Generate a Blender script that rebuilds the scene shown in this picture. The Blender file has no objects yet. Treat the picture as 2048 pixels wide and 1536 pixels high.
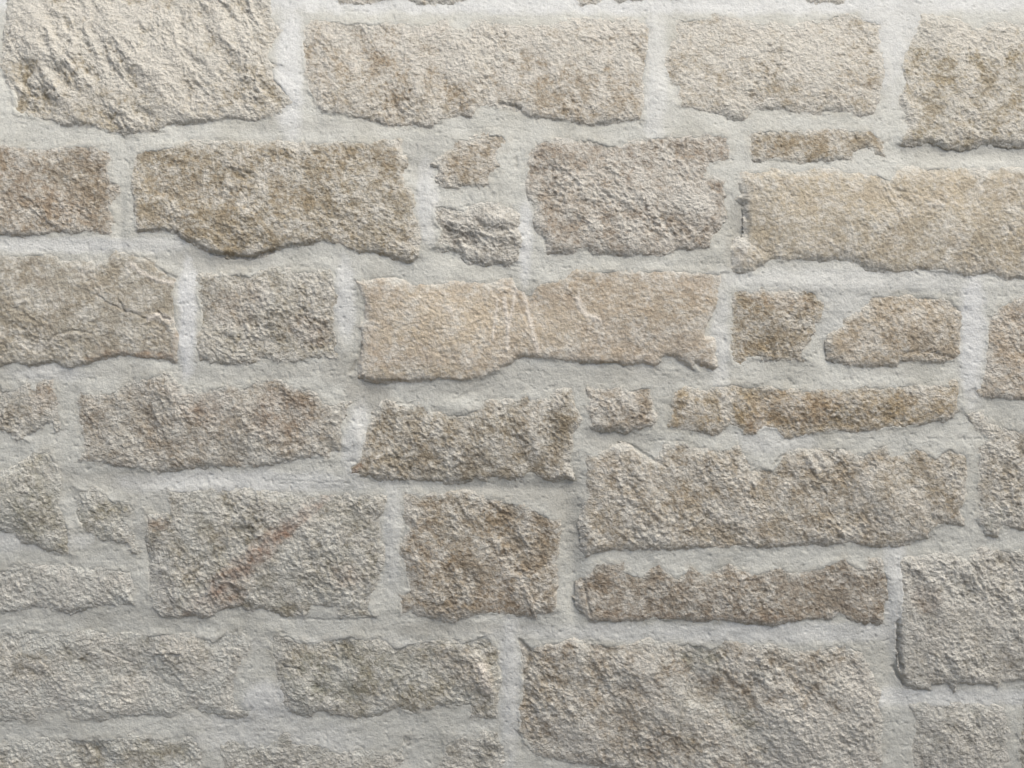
import bpy, math
import numpy as np

# ------------------------------------------------------------------ camera, world, sun, exposure
D = 1.6                      # camera to wall, metres
EYE = 1.50                   # height of the picture's centre above the ground
S = bpy.context.scene
cam_data = bpy.data.cameras.new("camera")
cam_data.sensor_width = 36.0
cam_data.lens = 36.0 * D / 2.048
cam_data.clip_start = 0.01
cam_data.clip_end = 400.0
cam = bpy.data.objects.new("camera", cam_data)
S.collection.objects.link(cam)
cam.location = (0.0, -D, EYE)
cam.rotation_euler = (math.radians(90), 0, 0)
S.camera = cam

SUN_EL, SUN_AZ = 62.0, 38.0  # azimuth measured from the wall's outward normal towards the right
world = bpy.data.worlds.new("World")
S.world = world
world.use_nodes = True
wn = world.node_tree
wn.nodes.clear()
sky = wn.nodes.new('ShaderNodeTexSky')
sky.sky_type = 'NISHITA'
sky.sun_disc = False
sky.sun_elevation = math.radians(SUN_EL)
sky.sun_rotation = math.radians(180 - SUN_AZ)
sky.air_density = 0.6
sky.dust_density = 2.0
sky.ozone_density = 1.0
bg = wn.nodes.new('ShaderNodeBackground')
bg.inputs['Strength'].default_value = 0.10
wo = wn.nodes.new('ShaderNodeOutputWorld')
wn.links.new(sky.outputs[0], bg.inputs['Color'])
wn.links.new(bg.outputs[0], wo.inputs['Surface'])

sun_data = bpy.data.lights.new("sun", 'SUN')
sun_data.energy = 1.7
sun_data.angle = math.radians(40)
sun_data.color = (1.0, 0.975, 0.94)
sun = bpy.data.objects.new("sun", sun_data)
S.collection.objects.link(sun)
sun.rotation_euler = (math.radians(90 - SUN_EL), 0, math.radians(SUN_AZ))
sun.location = (1.5, -3, 6)

S.view_settings.view_transform = 'Standard'
S.view_settings.look = 'None'
S.view_settings.gamma = 1.0
S.view_settings.use_curve_mapping = False
S.view_settings.exposure = 1.06

# ------------------------------------------------------------------ noise
_r = np.random.RandomState(7)
PERM = _r.permutation(4096)
_a = _r.rand(4096) * 2 * math.pi
GX, GY = np.cos(_a).astype(np.float32), np.sin(_a).astype(np.float32)

def perlin(x, y, seed=0):
    xi = np.floor(x).astype(np.int64); yi = np.floor(y).astype(np.int64)
    xf = (x - xi).astype(np.float32); yf = (y - yi).astype(np.float32)
    u = xf * xf * xf * (xf * (xf * 6 - 15) + 10)
    v = yf * yf * yf * (yf * (yf * 6 - 15) + 10)
    def g(ix, iy, fx, fy):
        h = PERM[(PERM[(ix + seed * 131) & 4095] + iy * 17 + seed) & 4095]
        return GX[h] * fx + GY[h] * fy
    a = g(xi, yi, xf, yf); b = g(xi + 1, yi, xf - 1, yf)
    c = g(xi, yi + 1, xf, yf - 1); d = g(xi + 1, yi + 1, xf - 1, yf - 1)
    ab = a + u * (b - a); cd = c + u * (d - c)
    return (ab + v * (cd - ab)) * 1.6

def fbm(x, y, sc, octs=3, seed=0, gain=0.5):
    x, y = x * .9336 + y * .3584, y * .9336 - x * .3584
    s = 0; amp = 1.0; tot = 0
    for o in range(octs):
        s = s + amp * perlin(x / sc, y / sc, seed + o * 7)
        tot += amp; amp *= gain; sc *= 0.5; x, y = x * .7986 + y * .6018 + 31.7, y * .7986 - x * .6018 + 11.3
    return s / tot

def ridge(x, y, sc, octs=3, seed=0, gain=0.55):
    s = 0; amp = 1.0; tot = 0
    for o in range(octs):
        s = s + amp * (1 - 2 * np.abs(perlin(x / sc, y / sc, seed + o * 11)))
        tot += amp; amp *= gain; sc *= 0.5; x, y = x * .7986 + y * .6018 + 31.7, y * .7986 - x * .6018 + 11.3
    return s / tot - 0.45

def sstep(a, b, x):
    t = np.clip((x - a) / (b - a), 0, 1)
    return t * t * (3 - 2 * t)

def lin(c):
    c = np.array(c, dtype=np.float64) / 255.0
    return np.where(c <= 0.04045, c / 12.92, ((c + 0.055) / 1.055) ** 2.4)

# ------------------------------------------------------------------ the wall's own coordinates
# X runs right and Y runs down along the wall's face, both in millimetres; heights h are millimetres
# out of the face.  An added bulge leans the face back so its top catches more light.
KV, KH, LB = 0.23, 0.07, 0.85
def bulge(X, Y):
    u = (X - 1024) / 1000.0; v = (768 - Y) / 1000.0
    top = 0.34 * 0.11 * np.log1p(np.exp(np.clip((v - 0.56) / 0.11, -30, 30)))
    return -(top + KV * LB * LB * np.log(np.cosh((v + 0.15) / LB)) + KH * LB * LB * np.log(np.cosh((u + 0.3) / LB)))

def to_world(X, Y, h):
    b = bulge(X, Y)
    k = (D - b) / D
    x = (X - 1024) / 1000.0 * k
    z = EYE + (768 - Y) / 1000.0 * k
    y = -(b + h / 1000.0)
    return x, y, z

def base(X, Y):
    """level of the joints before anything is recessed, mm"""
    h = 3.5 * fbm(X, Y, 170, 2, 3)
    return h

# ------------------------------------------------------------------ local marks (wear, stains, and some light and shade painted in)
# strokes: polyline, half width mm, height mm, lime, dark
STROKES = [
    ([(1008, 598), (1014, 640), (1016, 696)], 3.5, 1.2, 1.0, 0),
    ([(1034, 570), (1026, 610), (1018, 650), (1015, 668)], 3.0, 1.0, .8, 0),
    ([(1046, 580), (1060, 640), (1076, 704)], 3.5, 1.3, 1.0, 0),
    ([(1028, 580), (1044, 620), (1058, 650)], 3, -2, .0, .1),
    ([(996, 600), (990, 640), (986, 680)], 2.5, .7, .8, 0),
    ([(1155, 598), (1160, 616), (1172, 630), (1196, 640)], 5, 2.0, 1.0, 0),
    ([(896, 614), (902, 622)], 4, 2, 1.0, 0),
    ([(196, 590), (215, 604), (232, 612), (250, 622), (268, 626), (296, 640)], 2.2, -2.6, 0, .5),
    ([(240, 575), (238, 600), (250, 622)], 2.5, -2.5, 0, .2),
    ([(300, 638), (322, 630), (345, 642)], 6, 2.0, .9, 0),
    ([(318, 624), (330, 636), (341, 640)], 3, -5, 0, .5),
    ([(262, 527), (284, 545), (318, 562), (352, 566)], 4, 1.5, .8, 0),
    ([(262, 510), (290, 516), (318, 538), (352, 556)], 2.2, -2, 0, .4),
    ([(96, 690), (118, 676), (150, 668), (182, 672), (200, 690), (206, 706)], 5, 1.4, .2, 0),
    ([(88, 696), (112, 672), (150, 662), (186, 666)], 2.2, -2.5, 0, .3),
    ([(998, 208), (1016, 210), (1040, 218)], 3, -5, 0, .5),
    ([(795, 805), (808, 808), (822, 806)], 1.6, -3, 0, .8),
    ([(815, 846), (812, 870), (810, 888)], 2.5, -3, 0, .5),
    ([(530, 962), (570, 960), (640, 964), (700, 966)], 1.0, -1.4, 0, .6),
    ([(640, 958), (690, 980), (684, 992)], .9, -1.2, 0, .5),
    ([(1160, 728), (1235, 726), (1262, 742)], 1.6, -2.0, 0, .4),
    ([(590, 1238), (660, 1240), (760, 1234)], 1.2, -1.6, 0, .5),
    ([(1290, 884), (1320, 881), (1376, 882)], 1.2, -1.6, 0, .5),
    ([(906, 258), (1010, 252), (1060, 262)], 1.0, -1.2, 0, .3),
    ([(1300, 45), (1302, 10)], 1.0, -1.2, 0, .4),
    ([(306, 1306), (330, 1302), (360, 1304)], 2.5, 2.5, .3, 0),
    ([(308, 1311), (332, 1307), (362, 1309)], 1.6, -2, 0, .4),
    ([(1163, 1052), (1170, 1052)], 1.2, -2, 0, 1),
    ([(1163, 1057), (1171, 1057)], 1.2, -2, 0, 1),
    ([(1002, 1108), (1012, 1106), (1022, 1098)], 1.8, -3, 0, .8),
    ([(905, 800), (930, 790), (960, 780)], 3, -1.5, 0, .35),
    ([(925, 790), (950, 776), (968, 770)], 2.5, -1.2, 0, .25),
    ([(1536, 92), (1548, 90)], 3, -4, 0, .8),
    ([(1033, 316), (1033, 334)], 2.5, -3, 0, .6),
    ([(1488, 400), (1486, 420), (1496, 440), (1494, 470)], 5, -4, 0, .2),
    ([(1806, 706), (1850, 703), (1905, 716)], 4, -3, 0, .15),
    ([(230, 1390), (262, 1396)], 3, -2, 0, .4),
    ([(206, 1300), (262, 1326)], 2.5, -2, 0, .3),
    ([(962, 1330), (970, 1350), (976, 1376)], 9, 4, 1.0, 0),
    ([(568, 1330), (600, 1338), (606, 1350)], 2.5, -3, 0, .7),
    ([(1790, 1335), (1796, 1350), (1808, 1372)], 3, -7, 0, .7),
    ([(1795, 1240), (1797, 1300), (1803, 1340)], 2.5, -7, 0, .5),
    ([(1236, 886), (1262, 890), (1300, 915), (1322, 927)], 2.4, -3, 0, .3),
    ([(1545, 936), (1556, 918), (1572, 908)], 2.4, -3, 0, .3),
    ([(1664, 912), (1676, 900)], 2.2, -3, 0, .3),
    ([(1420, 1020), (1440, 1040)], 4, 2, .4, 0),
    ([(420, 505), (440, 509), (500, 515), (545, 502)], 3.5, -6, 0, .3),
    ([(700, 745), (715, 720), (722, 690)], 3, -4, 0, .25),
    ([(1168, 1160), (1172, 1195), (1182, 1230)], 2.5, -4, 0, .3),
    ([(1040, 1280), (1056, 1300), (1058, 1330), (1048, 1350)], 4, -5, 0, .25),
]
# stone and joint marks: (X, Y, rx, ry, angle, kind, strength); some paint the joints' soft shade or the brighter top
SPOTS = [
    (525, 1102, 240, 14, -41, 'red', 1.05), (490, 1130, 130, 22, -41, 'red', .7), (440, 1190, 60, 34, -30, 'red', .6), (560, 1060, 120, 16, -38, 'red', .4),
    (1200, 0, 1100, 20, 0, 'fresh', .8), (1790, 20, 60, 120, 0, 'fresh', .6), (300, 490, 60, 12, 0, 'fresh', .5), (1560, 1265, 220, 16, 0, 'fresh', .6), (560, 1480, 120, 30, 0, 'fresh', .4), (30, 1080, 120, 16, 0, 'fresh', .4),  # the first spots paint the wall's brighter top band into the joints
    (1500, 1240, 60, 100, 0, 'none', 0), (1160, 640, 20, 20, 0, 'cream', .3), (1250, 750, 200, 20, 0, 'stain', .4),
    (950, 70, 420, 40, 2, 'lime', .5), (1100, 90, 200, 60, 0, 'lime', .4), (1560, 80, 240, 60, 0, 'lime', .5), (1960, 70, 130, 40, 0, 'lime', .5), (300, 60, 300, 90, 0, 'lime', .5), (1750, 350, 280, 12, 0, 'cream', .7), (1760, 400, 240, 40, 0, 'cream', .35),  # the lime here also paints the top row brighter
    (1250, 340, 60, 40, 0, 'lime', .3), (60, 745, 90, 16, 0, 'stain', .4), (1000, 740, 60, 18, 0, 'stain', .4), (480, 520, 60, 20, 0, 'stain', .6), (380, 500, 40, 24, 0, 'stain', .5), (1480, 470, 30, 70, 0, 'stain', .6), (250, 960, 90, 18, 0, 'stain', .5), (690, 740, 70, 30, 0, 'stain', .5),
    (1456, 830, 12, 60, -15, 'lime', 1), (1456, 800, 8, 40, -8, 'cream', .8), (1290, 380, 60, 40, 30, 'lime', .8),
    (415, 1225, 22, 14, 0, 'red', .5), (690, 1150, 30, 22, 0, 'red', .3), (310, 1042, 26, 18, 0, 'red', .45),
    (400, 800, 70, 40, 30, 'red', .3), (560, 830, 60, 60, 0, 'red', .2), (480, 610, 40, 60, 60, 'red', .18),
    (300, 715, 90, 12, 4, 'rust', .9), (357, 690, 9, 40, 0, 'rust', .7), (200, 722, 36, 10, 0, 'rust', .6),
    (640, 600, 40, 50, 0, 'ochre', .6), (620, 660, 50, 30, 20, 'red', .2),
    (1590, 815, 70, 40, 0, 'rust', .35), (1510, 850, 22, 26, 0, 'rust', .45), (1650, 800, 40, 26, 0, 'rust', .25),
    (1890, 950, 60, 40, 0, 'ochre', .5), (1830, 930, 60, 60, 0, 'ochre', .4), (1860, 200, 80, 60, 60, 'ochre', .5), (2000, 210, 60, 90, 20, 'ochre', .5),
    (530, 200, 60, 30, 10, 'ochre', .8), (40, 215, 30, 40, 0, 'ochre', .6), (700, 190, 80, 50, 30, 'ochre', .5), (850, 225, 50, 24, 0, 'ochre', .5),
    (150, 360, 90, 40, 30, 'ochre', .4), (760, 420, 90, 90, 20, 'ochre', .8), (100, 400, 80, 30, 20, 'rust', .25),
    (1250, 600, 220, 50, 10, 'ochre', .3), (850, 745, 120, 16, 0, 'ochre', .6), (1120, 600, 40, 20, 30, 'rust', .25),
    (1560, 600, 70, 22, 10, 'rust', .35), (1330, 1390, 110, 70, 10, 'none', 0), (1120, 1380, 90, 60, 20, 'ochre', .35),
    (1220, 1230, 60, 12, 0, 'rust', .4), (1420, 1235, 200, 10, 0, 'rust', .4), (920, 1040, 60, 60, 60, 'ochre', .35), (1010, 1190, 60, 60, 60, 'rust', .25),
    (90, 780, 30, 40, 0, 'rust', .55), (40, 860, 30, 18, 0, 'ochre', .5), (60, 1330, 60, 24, 0, 'ochre', .7), (85, 1310, 14, 40, 0, 'ochre', .5),
    (280, 1370, 90, 26, 0, 'ochre', .7), (400, 1300, 60, 20, 10, 'ochre', .6), (470, 1290, 26, 26, 0, 'ochre', .6), (200, 1330, 40, 30, 0, 'ochre', .45),
    (160, 1500, 40, 40, 60, 'ochre', .7), (220, 1525, 60, 20, 0, 'ochre', .45), (268, 1190, 12, 30, 0, 'ochre', .5), (225, 1155, 20, 20, 0, 'rust', .2),
    (1900, 1490, 30, 40, 0, 'ochre', .4), (930, 1330, 60, 40, 20, 'rust', .25), (900, 1500, 20, 30, 0, 'ochre', .3), (1850, 1195, 26, 30, 30, 'rust', .55),
    (1400, 1310, 50, 36, 20, 'green', .7), (1500, 1460, 90, 26, 45, 'green', .7), (1380, 1430, 40, 60, 0, 'green', .3), (1050, 320, 1, 1, 0, 'none', 0),
    (640, 1370, 80, 60, 0, 'green', .6), (760, 1330, 90, 40, 20, 'green', .3), (200, 1030, 50, 60, -45, 'green', .35), (60, 1030, 60, 90, 0, 'green', .3), (1985, 1035, 26, 30, 20, 'green', .7),
    (900, 640, 150, 80, 0, 'cream', .5), (1080, 660, 90, 50, 0, 'cream', .4), (1340, 380, 90, 50, 20, 'lime', .6), (1270, 470, 120, 30, 0, 'lime', .35),
    (1620, 1480, 130, 80, 0, 'lime', .9), (1720, 1420, 50, 130, 0, 'lime', .8), (1150, 1470, 60, 40, 0, 'lime', .4), (150, 1400, 170, 40, 0, 'lime', .8),
    (400, 1400, 80, 30, 0, 'lime', .5), (100, 20, 220, 24, 0, 'lime', .8), (400, 40, 220, 60, 10, 'lime', .45), (350, 170, 160, 60, 30, 'lime', .35), (900, 100, 170, 60, 20, 'lime', .45),
    (1100, 60, 200, 30, 0, 'lime', .5), (1600, 70, 200, 40, 10, 'lime', .4), (1480, 390, 40, 60, 0, 'none', 0), (940, 1340, 20, 20, 0, 'none', 0),
    (970, 1350, 14, 30, -15, 'cream', .8), (40, 1200, 60, 40, 0, 'lime', .3), (320, 1150, 26, 80, 0, 'grey', .9), (330, 1200, 30, 50, 0, 'grey', .8), (1480, 460, 16, 70, 5, 'grey', .9),
    (560, 1300, 24, 60, 0, 'grey', .5), (590, 1400, 60, 26, 30, 'grey', .5), (1835, 1250, 50, 50, 0, 'grey', .3), (1700, 1535, 300, 30, 0, 'grey', .4),
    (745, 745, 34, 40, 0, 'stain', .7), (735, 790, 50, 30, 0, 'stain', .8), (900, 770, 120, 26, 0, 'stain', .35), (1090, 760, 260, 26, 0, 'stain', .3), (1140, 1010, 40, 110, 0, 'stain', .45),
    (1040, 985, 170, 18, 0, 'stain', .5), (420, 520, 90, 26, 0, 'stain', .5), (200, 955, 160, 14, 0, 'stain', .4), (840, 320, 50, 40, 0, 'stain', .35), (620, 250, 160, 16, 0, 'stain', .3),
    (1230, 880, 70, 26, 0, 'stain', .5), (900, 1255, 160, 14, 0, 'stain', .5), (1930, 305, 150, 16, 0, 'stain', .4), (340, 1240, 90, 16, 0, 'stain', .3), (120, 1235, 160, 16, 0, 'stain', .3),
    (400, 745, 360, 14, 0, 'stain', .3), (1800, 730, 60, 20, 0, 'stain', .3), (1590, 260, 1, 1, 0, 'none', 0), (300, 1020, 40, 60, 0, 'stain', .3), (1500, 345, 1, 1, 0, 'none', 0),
    (1180, 640, 1, 1, 0, 'none', 0), (376, 640, 14, 90, 0, 'fresh', 1), (376, 570, 14, 30, 0, 'fresh', .9), (690, 600, 16, 60, 0, 'fresh', .7), (1945, 660, 20, 110, 0, 'fresh', .9),
    (1190, 990, 1, 1, 0, 'none', 0), (490, 965, 180, 18, 0, 'fresh', .6), (710, 880, 16, 60, 10, 'fresh', .6), (1020, 1360, 16, 120, 0, 'fresh', .6), (1790, 1180, 18, 90, 0, 'fresh', .6),
    (1450, 1265, 330, 14, 0, 'fresh', .5), (855, 400, 16, 60, 0, 'fresh', .6), (1050, 480, 12, 60, 0, 'fresh', .8), (1310, 150, 18, 110, 0, 'fresh', .5), (580, 130, 22, 110, 0, 'fresh', .8),
    (785, 1060, 14, 90, 0, 'fresh', .4), (1880, 1395, 160, 14, 0, 'fresh', .6), (540, 1400, 40, 30, 0, 'fresh', .7), (500, 1440, 90, 20, 0, 'fresh', .4), (1700, 560, 240, 20, 0, 'fresh', .4), (1700, 600, 60, 60, 0, 'fresh', .3),
    (120, 490, 150, 12, 0, 'fresh', .6), (620, 530, 1, 1, 0, 'none', 0), (1560, 870, 60, 30, 0, 'fresh', .4), (1440, 680, 14, 90, 0, 'fresh', .5), (100, 745, 60, 14, 0, 'fresh', .5), (700, 1290, 160, 12, 0, 'fresh', .2)]
SPOTS = [s for s in SPOTS if s[5] != 'none']
# hollows and swellings of the joints: X, Y, rx, ry, mm
DENTS = [(430, 520, 120, 30, -4), (742, 770, 46, 60, -5), (1140, 1030, 22, 120, -6), (1150, 1180, 14, 60, -6), (240, 440, 10, 60, -3),
         (840, 330, 50, 40, -5), (930, 510, 50, 18, -6), (1480, 480, 18, 60, -7), (1225, 875, 60, 24, -5), (1785, 1330, 18, 60, -7), (1660, 690, 26, 40, -6),
         (300, 958, 170, 22, -2), (1010, 975, 140, 14, -4), (1930, 305, 140, 18, -5), (940, 735, 40, 14, 4), (900, 810, 50, 14, 4), (1040, 300, 24, 50, -2),
         (376, 630, 18, 100, 2.5), (690, 620, 18, 60, 2), (1945, 680, 20, 100, 2.5), (490, 970, 150, 16, .6), (1020, 1360, 14, 120, 3), (580, 120, 28, 110, 2.5), (1310, 140, 18, 100, 4),
         (1700, 570, 220, 16, 3), (530, 1400, 30, 30, 4), (710, 880, 14, 60, 4), (785, 1060, 12, 80, 3), (310, 1090, 12, 60, -5), (1790, 1180, 12, 80, 3), (855, 420, 14, 70, 3)]

# swellings and hollows of single stones: X, Y, rx, ry, angle, mm
BUMPS = [(280, 120, 230, 90, 12, 10), (470, 90, 26, 90, -28, 5), (390, 150, 22, 90, -28, -4), (300, 150, 24, 100, -28, 4), (220, 150, 20, 90, -28, -3), (120, 120, 50, 100, -20, 5),
         (560, 200, 26, 40, 0, -5), (50, 205, 30, 40, 0, -5), (720, 130, 70, 80, 0, -3), (830, 140, 26, 90, -5, 4), (930, 140, 28, 90, -5, 4), (985, 150, 22, 70, 0, -4), (1130, 120, 70, 80, 0, 4),
         (1290, 380, 60, 75, -30, 8), (1190, 330, 50, 50, 0, -5), (1350, 300, 60, 30, 0, -3), (1400, 430, 60, 30, 20, 3), (1120, 300, 40, 30, 0, 3), (1230, 480, 120, 22, 0, 3),
         (1000, 450, 60, 40, 30, 5), (905, 490, 50, 20, 30, -5), (1600, 120, 160, 60, 20, 4), (1940, 150, 60, 110, -20, 6), (1850, 150, 22, 60, -20, -4), (1750, 420, 260, 70, 0, 4), (1960, 470, 60, 40, 0, 4),
         (430, 440, 130, 40, 10, 5), (700, 340, 60, 30, 0, -3), (150, 390, 70, 40, 20, -3), (340, 550, 40, 20, 30, -4), (130, 620, 110, 60, 20, 3), (560, 600, 26, 60, 10, 4), (480, 580, 24, 50, 10, -4), (560, 690, 90, 20, 0, -3),
         (860, 650, 120, 60, 0, 3), (1062, 600, 14, 40, -10, -4), (1300, 640, 110, 50, 15, 4), (1560, 640, 60, 50, 0, 4), (1820, 650, 80, 40, 0, 4), (270, 850, 40, 60, 0, -3), (350, 850, 40, 70, 15, 4), (520, 840, 60, 60, 0, 3),
         (900, 880, 120, 50, 0, 4), (775, 860, 40, 50, 20, -4), (1130, 800, 20, 30, 30, 4), (1240, 810, 50, 30, 0, 3), (1700, 815, 140, 26, 0, 3), (1300, 980, 40, 60, -30, 4), (1400, 980, 26, 70, -30, -4), (1600, 1000, 40, 80, 15, 4), (1700, 1040, 22, 60, 10, -4), (1780, 1000, 40, 80, 10, 4),
         (60, 990, 40, 90, -15, 4), (560, 1120, 120, 50, -40, 3), (480, 1080, 60, 22, -40, -4), (910, 1110, 40, 110, 15, 4), (1000, 1120, 30, 100, 10, -4), (1060, 1150, 40, 70, 0, 5), (1900, 1240, 90, 90, 0, 5), (1835, 1200, 26, 60, 0, -4),
         (240, 1340, 120, 30, 10, -5), (60, 1310, 60, 26, -20, 4), (350, 1310, 50, 30, 0, 4), (720, 1350, 40, 70, -30, 5), (860, 1350, 60, 60, 0, -4), (965, 1360, 26, 40, 0, 4),
         (1200, 1420, 110, 80, 20, 5), (1400, 1370, 60, 60, 45, -6), (1480, 1450, 130, 24, 45, -6), (1640, 1420, 90, 90, 0, 7), (1300, 1340, 90, 30, 10, 4), (1920, 1470, 60, 50, 0, 4), (180, 1510, 60, 24, 50, -4), (300, 1500, 50, 26, 30, 4)]

def spot_field(X, Y, kinds, warp):
    out = {k: np.zeros(X.shape, np.float32) for k in kinds}
    x0, x1, y0, y1 = X.min(), X.max(), Y.min(), Y.max()
    for (cx, cy, rx, ry, an, kind, st) in SPOTS:
        m = max(rx, ry) * 1.6
        if kind not in out or cx + m < x0 or cx - m > x1 or cy + m < y0 or cy - m > y1: continue
        a = math.radians(an); c, s = math.cos(a), math.sin(a)
        dx, dy = X - cx, Y - cy
        q = ((dx * c + dy * s) / rx) ** 2 + ((-dx * s + dy * c) / ry) ** 2
        w = st * (sstep(3.0, 0.3, q + 1.3 * warp) if kind == 'fresh' else sstep(1.7, 0.15, q + 1.1 * warp))
        out[kind] = np.maximum(out[kind], w)
    return out

def stroke_field(X, Y):
    h = np.zeros(X.shape, np.float32); lime = h.copy(); dark = h.copy()
    x0, x1, y0, y1 = X.min(), X.max(), Y.min(), Y.max()
    jx = 2.5 * perlin(X / 9, Y / 9, 61); jy = 2.5 * perlin(X / 9, Y / 9, 62)
    for pts, hw, amp, li, dk in STROKES:
        xs = [p[0] for p in pts]; ys = [p[1] for p in pts]
        if max(xs) + 30 < x0 or min(xs) - 30 > x1 or max(ys) + 30 < y0 or min(ys) - 30 > y1: continue
        sel = (X > min(xs) - 30) & (X < max(xs) + 30) & (Y > min(ys) - 30) & (Y < max(ys) + 30)
        if not sel.any(): continue
        px = (X + jx)[sel]; py = (Y + jy)[sel]
        dm = np.full(px.shape, 1e9)
        for (ax, ay), (bx_, by_) in zip(pts[:-1], pts[1:]):
            ex, ey = bx_ - ax, by_ - ay
            t = np.clip(((px - ax) * ex + (py - ay) * ey) / (ex * ex + ey * ey), 0, 1)
            dm = np.minimum(dm, np.hypot(px - ax - t * ex, py - ay - t * ey))
        w = np.exp(-(dm / hw) ** 2)
        h[sel] += amp * .8 * w
        lime[sel] = np.maximum(lime[sel], li * w); dark[sel] = np.maximum(dark[sel], dk * .5 * w)
    return h, lime, dark

# ------------------------------------------------------------------ signed distance to a traced outline
def sdist(X, Y, P, wob=1.0):
    """distance inside (+) / outside (-), and the direction from the nearest outline point"""
    wx = wob * (3.4 * perlin(X / 26, Y / 26, 21) + 2.0 * perlin(X / 9, Y / 9, 22) + 1.7 * perlin(X / 4.2, Y / 4.2, 25))
    wy = wob * (3.4 * perlin(X / 26, Y / 26, 23) + 2.0 * perlin(X / 9, Y / 9, 24) + 1.7 * perlin(X / 4.2, Y / 4.2, 26))
    px = X + wx; py = Y + wy
    best = np.full(X.shape, 1e18); nx = np.zeros(X.shape); ny = np.zeros(X.shape)
    inside = np.zeros(X.shape, bool)
    n = len(P)
    for i in range(n):
        ax, ay = P[i]; bx_, by_ = P[(i + 1) % n]
        ex, ey = bx_ - ax, by_ - ay
        L = ex * ex + ey * ey
        if L == 0: continue
        t = np.clip(((px - ax) * ex + (py - ay) * ey) / L, 0, 1)
        dx = px - ax - t * ex; dy = py - ay - t * ey
        d = dx * dx + dy * dy
        m = d < best
        best = np.where(m, d, best); nx = np.where(m, dx, nx); ny = np.where(m, dy, ny)
        if ey != 0:
            c = ((ay > py) != (by_ > py)) & (px < ex * (py - ay) / ey + ax)
            inside ^= c
    d = np.sqrt(best); dd = np.maximum(d, 1e-6)
    return np.where(inside, d, -d), nx / dd, ny / dd

# ------------------------------------------------------------------ the stones, traced on the wall's face
BR = (146, 128, 104); GB = (140, 130, 112); HO = (163, 148, 125); GY_ = (143, 139, 128); PK = (152, 133, 116)
# name, outline, dict(col, lime, rough, w, P, tilt, ang, label)
ST = []
def stone(P, col=BR, lime=.5, rough=1.0, w=6, P0=5, tilt=4, ang=58, label=None, wob=1.0):
    ST.append(dict(P=P, col=col, lime=lime, rough=rough, w=w, P0=P0, tilt=tilt, ang=ang, label=label, wob=wob))

stone([(18,-30),(552,-30),(542,0),(545,44),(568,61),(542,82),(539,117),(566,132),(548,140),(554,158),(583,193),(586,205),(557,231),(527,240),(469,237),(425,244),(337,249),(322,260),(278,267),(249,272),(220,266),(190,255),(152,252),(117,247),(70,240),(26,228),(23,190),(12,158),(-2,132),(3,97),(15,38)],
      col=(148,132,106), lime=.72, rough=1.45, P0=6, tilt=7, label="large craggy stone with deep slanting ridges and a whitewashed top")
stone([(617,35),(676,37),(711,44),(740,40),(778,44),(837,50),(875,38),(890,38),(907,62),(934,64),(945,44),(969,35),(1010,47),(1029,50),(1088,50),(1146,38),(1220,38),(1264,35),(1293,50),(1303,70),(1296,117),(1290,152),(1289,205),(1284,243),(1234,245),(1190,250),(1164,249),(1103,240),(1053,231),(1042,218),(998,217),(957,214),(945,234),(910,234),(875,243),(866,255),(849,252),(808,252),(778,252),(758,243),(705,234),(676,229),(646,226),(635,211),(617,182),(608,146),(603,88),(608,59)],
      col=(148,130,106), lime=.6, rough=1.15, P0=5, tilt=6, ang=62)
stone([(1346,35),(1381,35),(1419,32),(1428,21),(1457,32),(1495,44),(1542,47),(1577,50),(1635,41),(1682,22),(1718,29),(1767,47),(1759,88),(1773,132),(1767,164),(1756,202),(1750,226),(1720,233),(1697,223),(1653,224),(1635,229),(1594,226),(1565,217),(1527,218),(1501,217),(1495,234),(1486,240),(1460,234),(1439,226),(1410,218),(1360,217),(1355,176),(1328,146),(1328,117),(1349,73)],
      col=(156,139,114), lime=.66, rough=1.0, P0=4, tilt=5, ang=50, w=9)
stone([(1843,29),(1873,32),(1917,35),(1931,50),(1958,56),(1984,47),(2048,47),(2260,45),(2260,292),(2048,290),(1975,284),(1928,293),(1887,290),(1858,281),(1823,287),(1802,287),(1805,275),(1817,249),(1802,205),(1811,164),(1802,129),(1808,97),(1829,64)],
      col=(152,135,106), lime=.58, rough=1.35, P0=6, tilt=6, ang=55)
stone([(600,-150),(1020,-150),(1030,-18),(912,6),(870,5),(837,8),(815,-2),(735,9),(680,7),(660,-5),(600,-15)], lime=.7)
stone([(1060,-150),(1560,-150),(1560,-10),(1240,4),(1225,-3),(1160,9),(1140,-6),(1065,-20)], lime=.7)
stone([(1600,-150),(2200,-150),(2200,-20),(1700,-8),(1685,6),(1625,5),(1600,-12)], lime=.7)
stone([(-170,289),(0,289),(29,293),(103,293),(190,287),(211,305),(223,313),(217,334),(223,357),(240,369),(237,385),(223,412),(226,439),(223,474),(193,465),(146,468),(126,465),(59,472),(0,471),(-170,470)],
      col=(142,124,102), lime=.42, rough=1.05, ang=30)
stone([(267,302),(293,296),(322,293),(381,284),(439,281),(527,283),(586,281),(617,284),(690,281),(764,280),(799,281),(799,305),(809,319),(802,346),(811,372),(825,378),(828,389),(831,424),(843,465),(846,480),(837,515),(822,524),(793,518),(752,506),(717,509),(687,494),(658,485),(632,483),(600,490),(559,494),(544,503),(500,514),(439,509),(404,494),(369,480),(352,463),(293,462),(272,462),(268,409),(262,370)],
      col=(144,127,101), lime=.46, rough=1.0, P0=7, tilt=5, ang=32, w=4)
stone([(907,281),(954,270),(998,265),(1018,278),(1013,293),(998,302),(1001,337),(980,352),(977,375),(925,375),(884,375),(875,352),(878,331),(866,328),(887,311),(907,296)],
      col=(150,132,108), lime=.52, rough=1.0, P0=3, w=8, wob=1.6)
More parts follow.
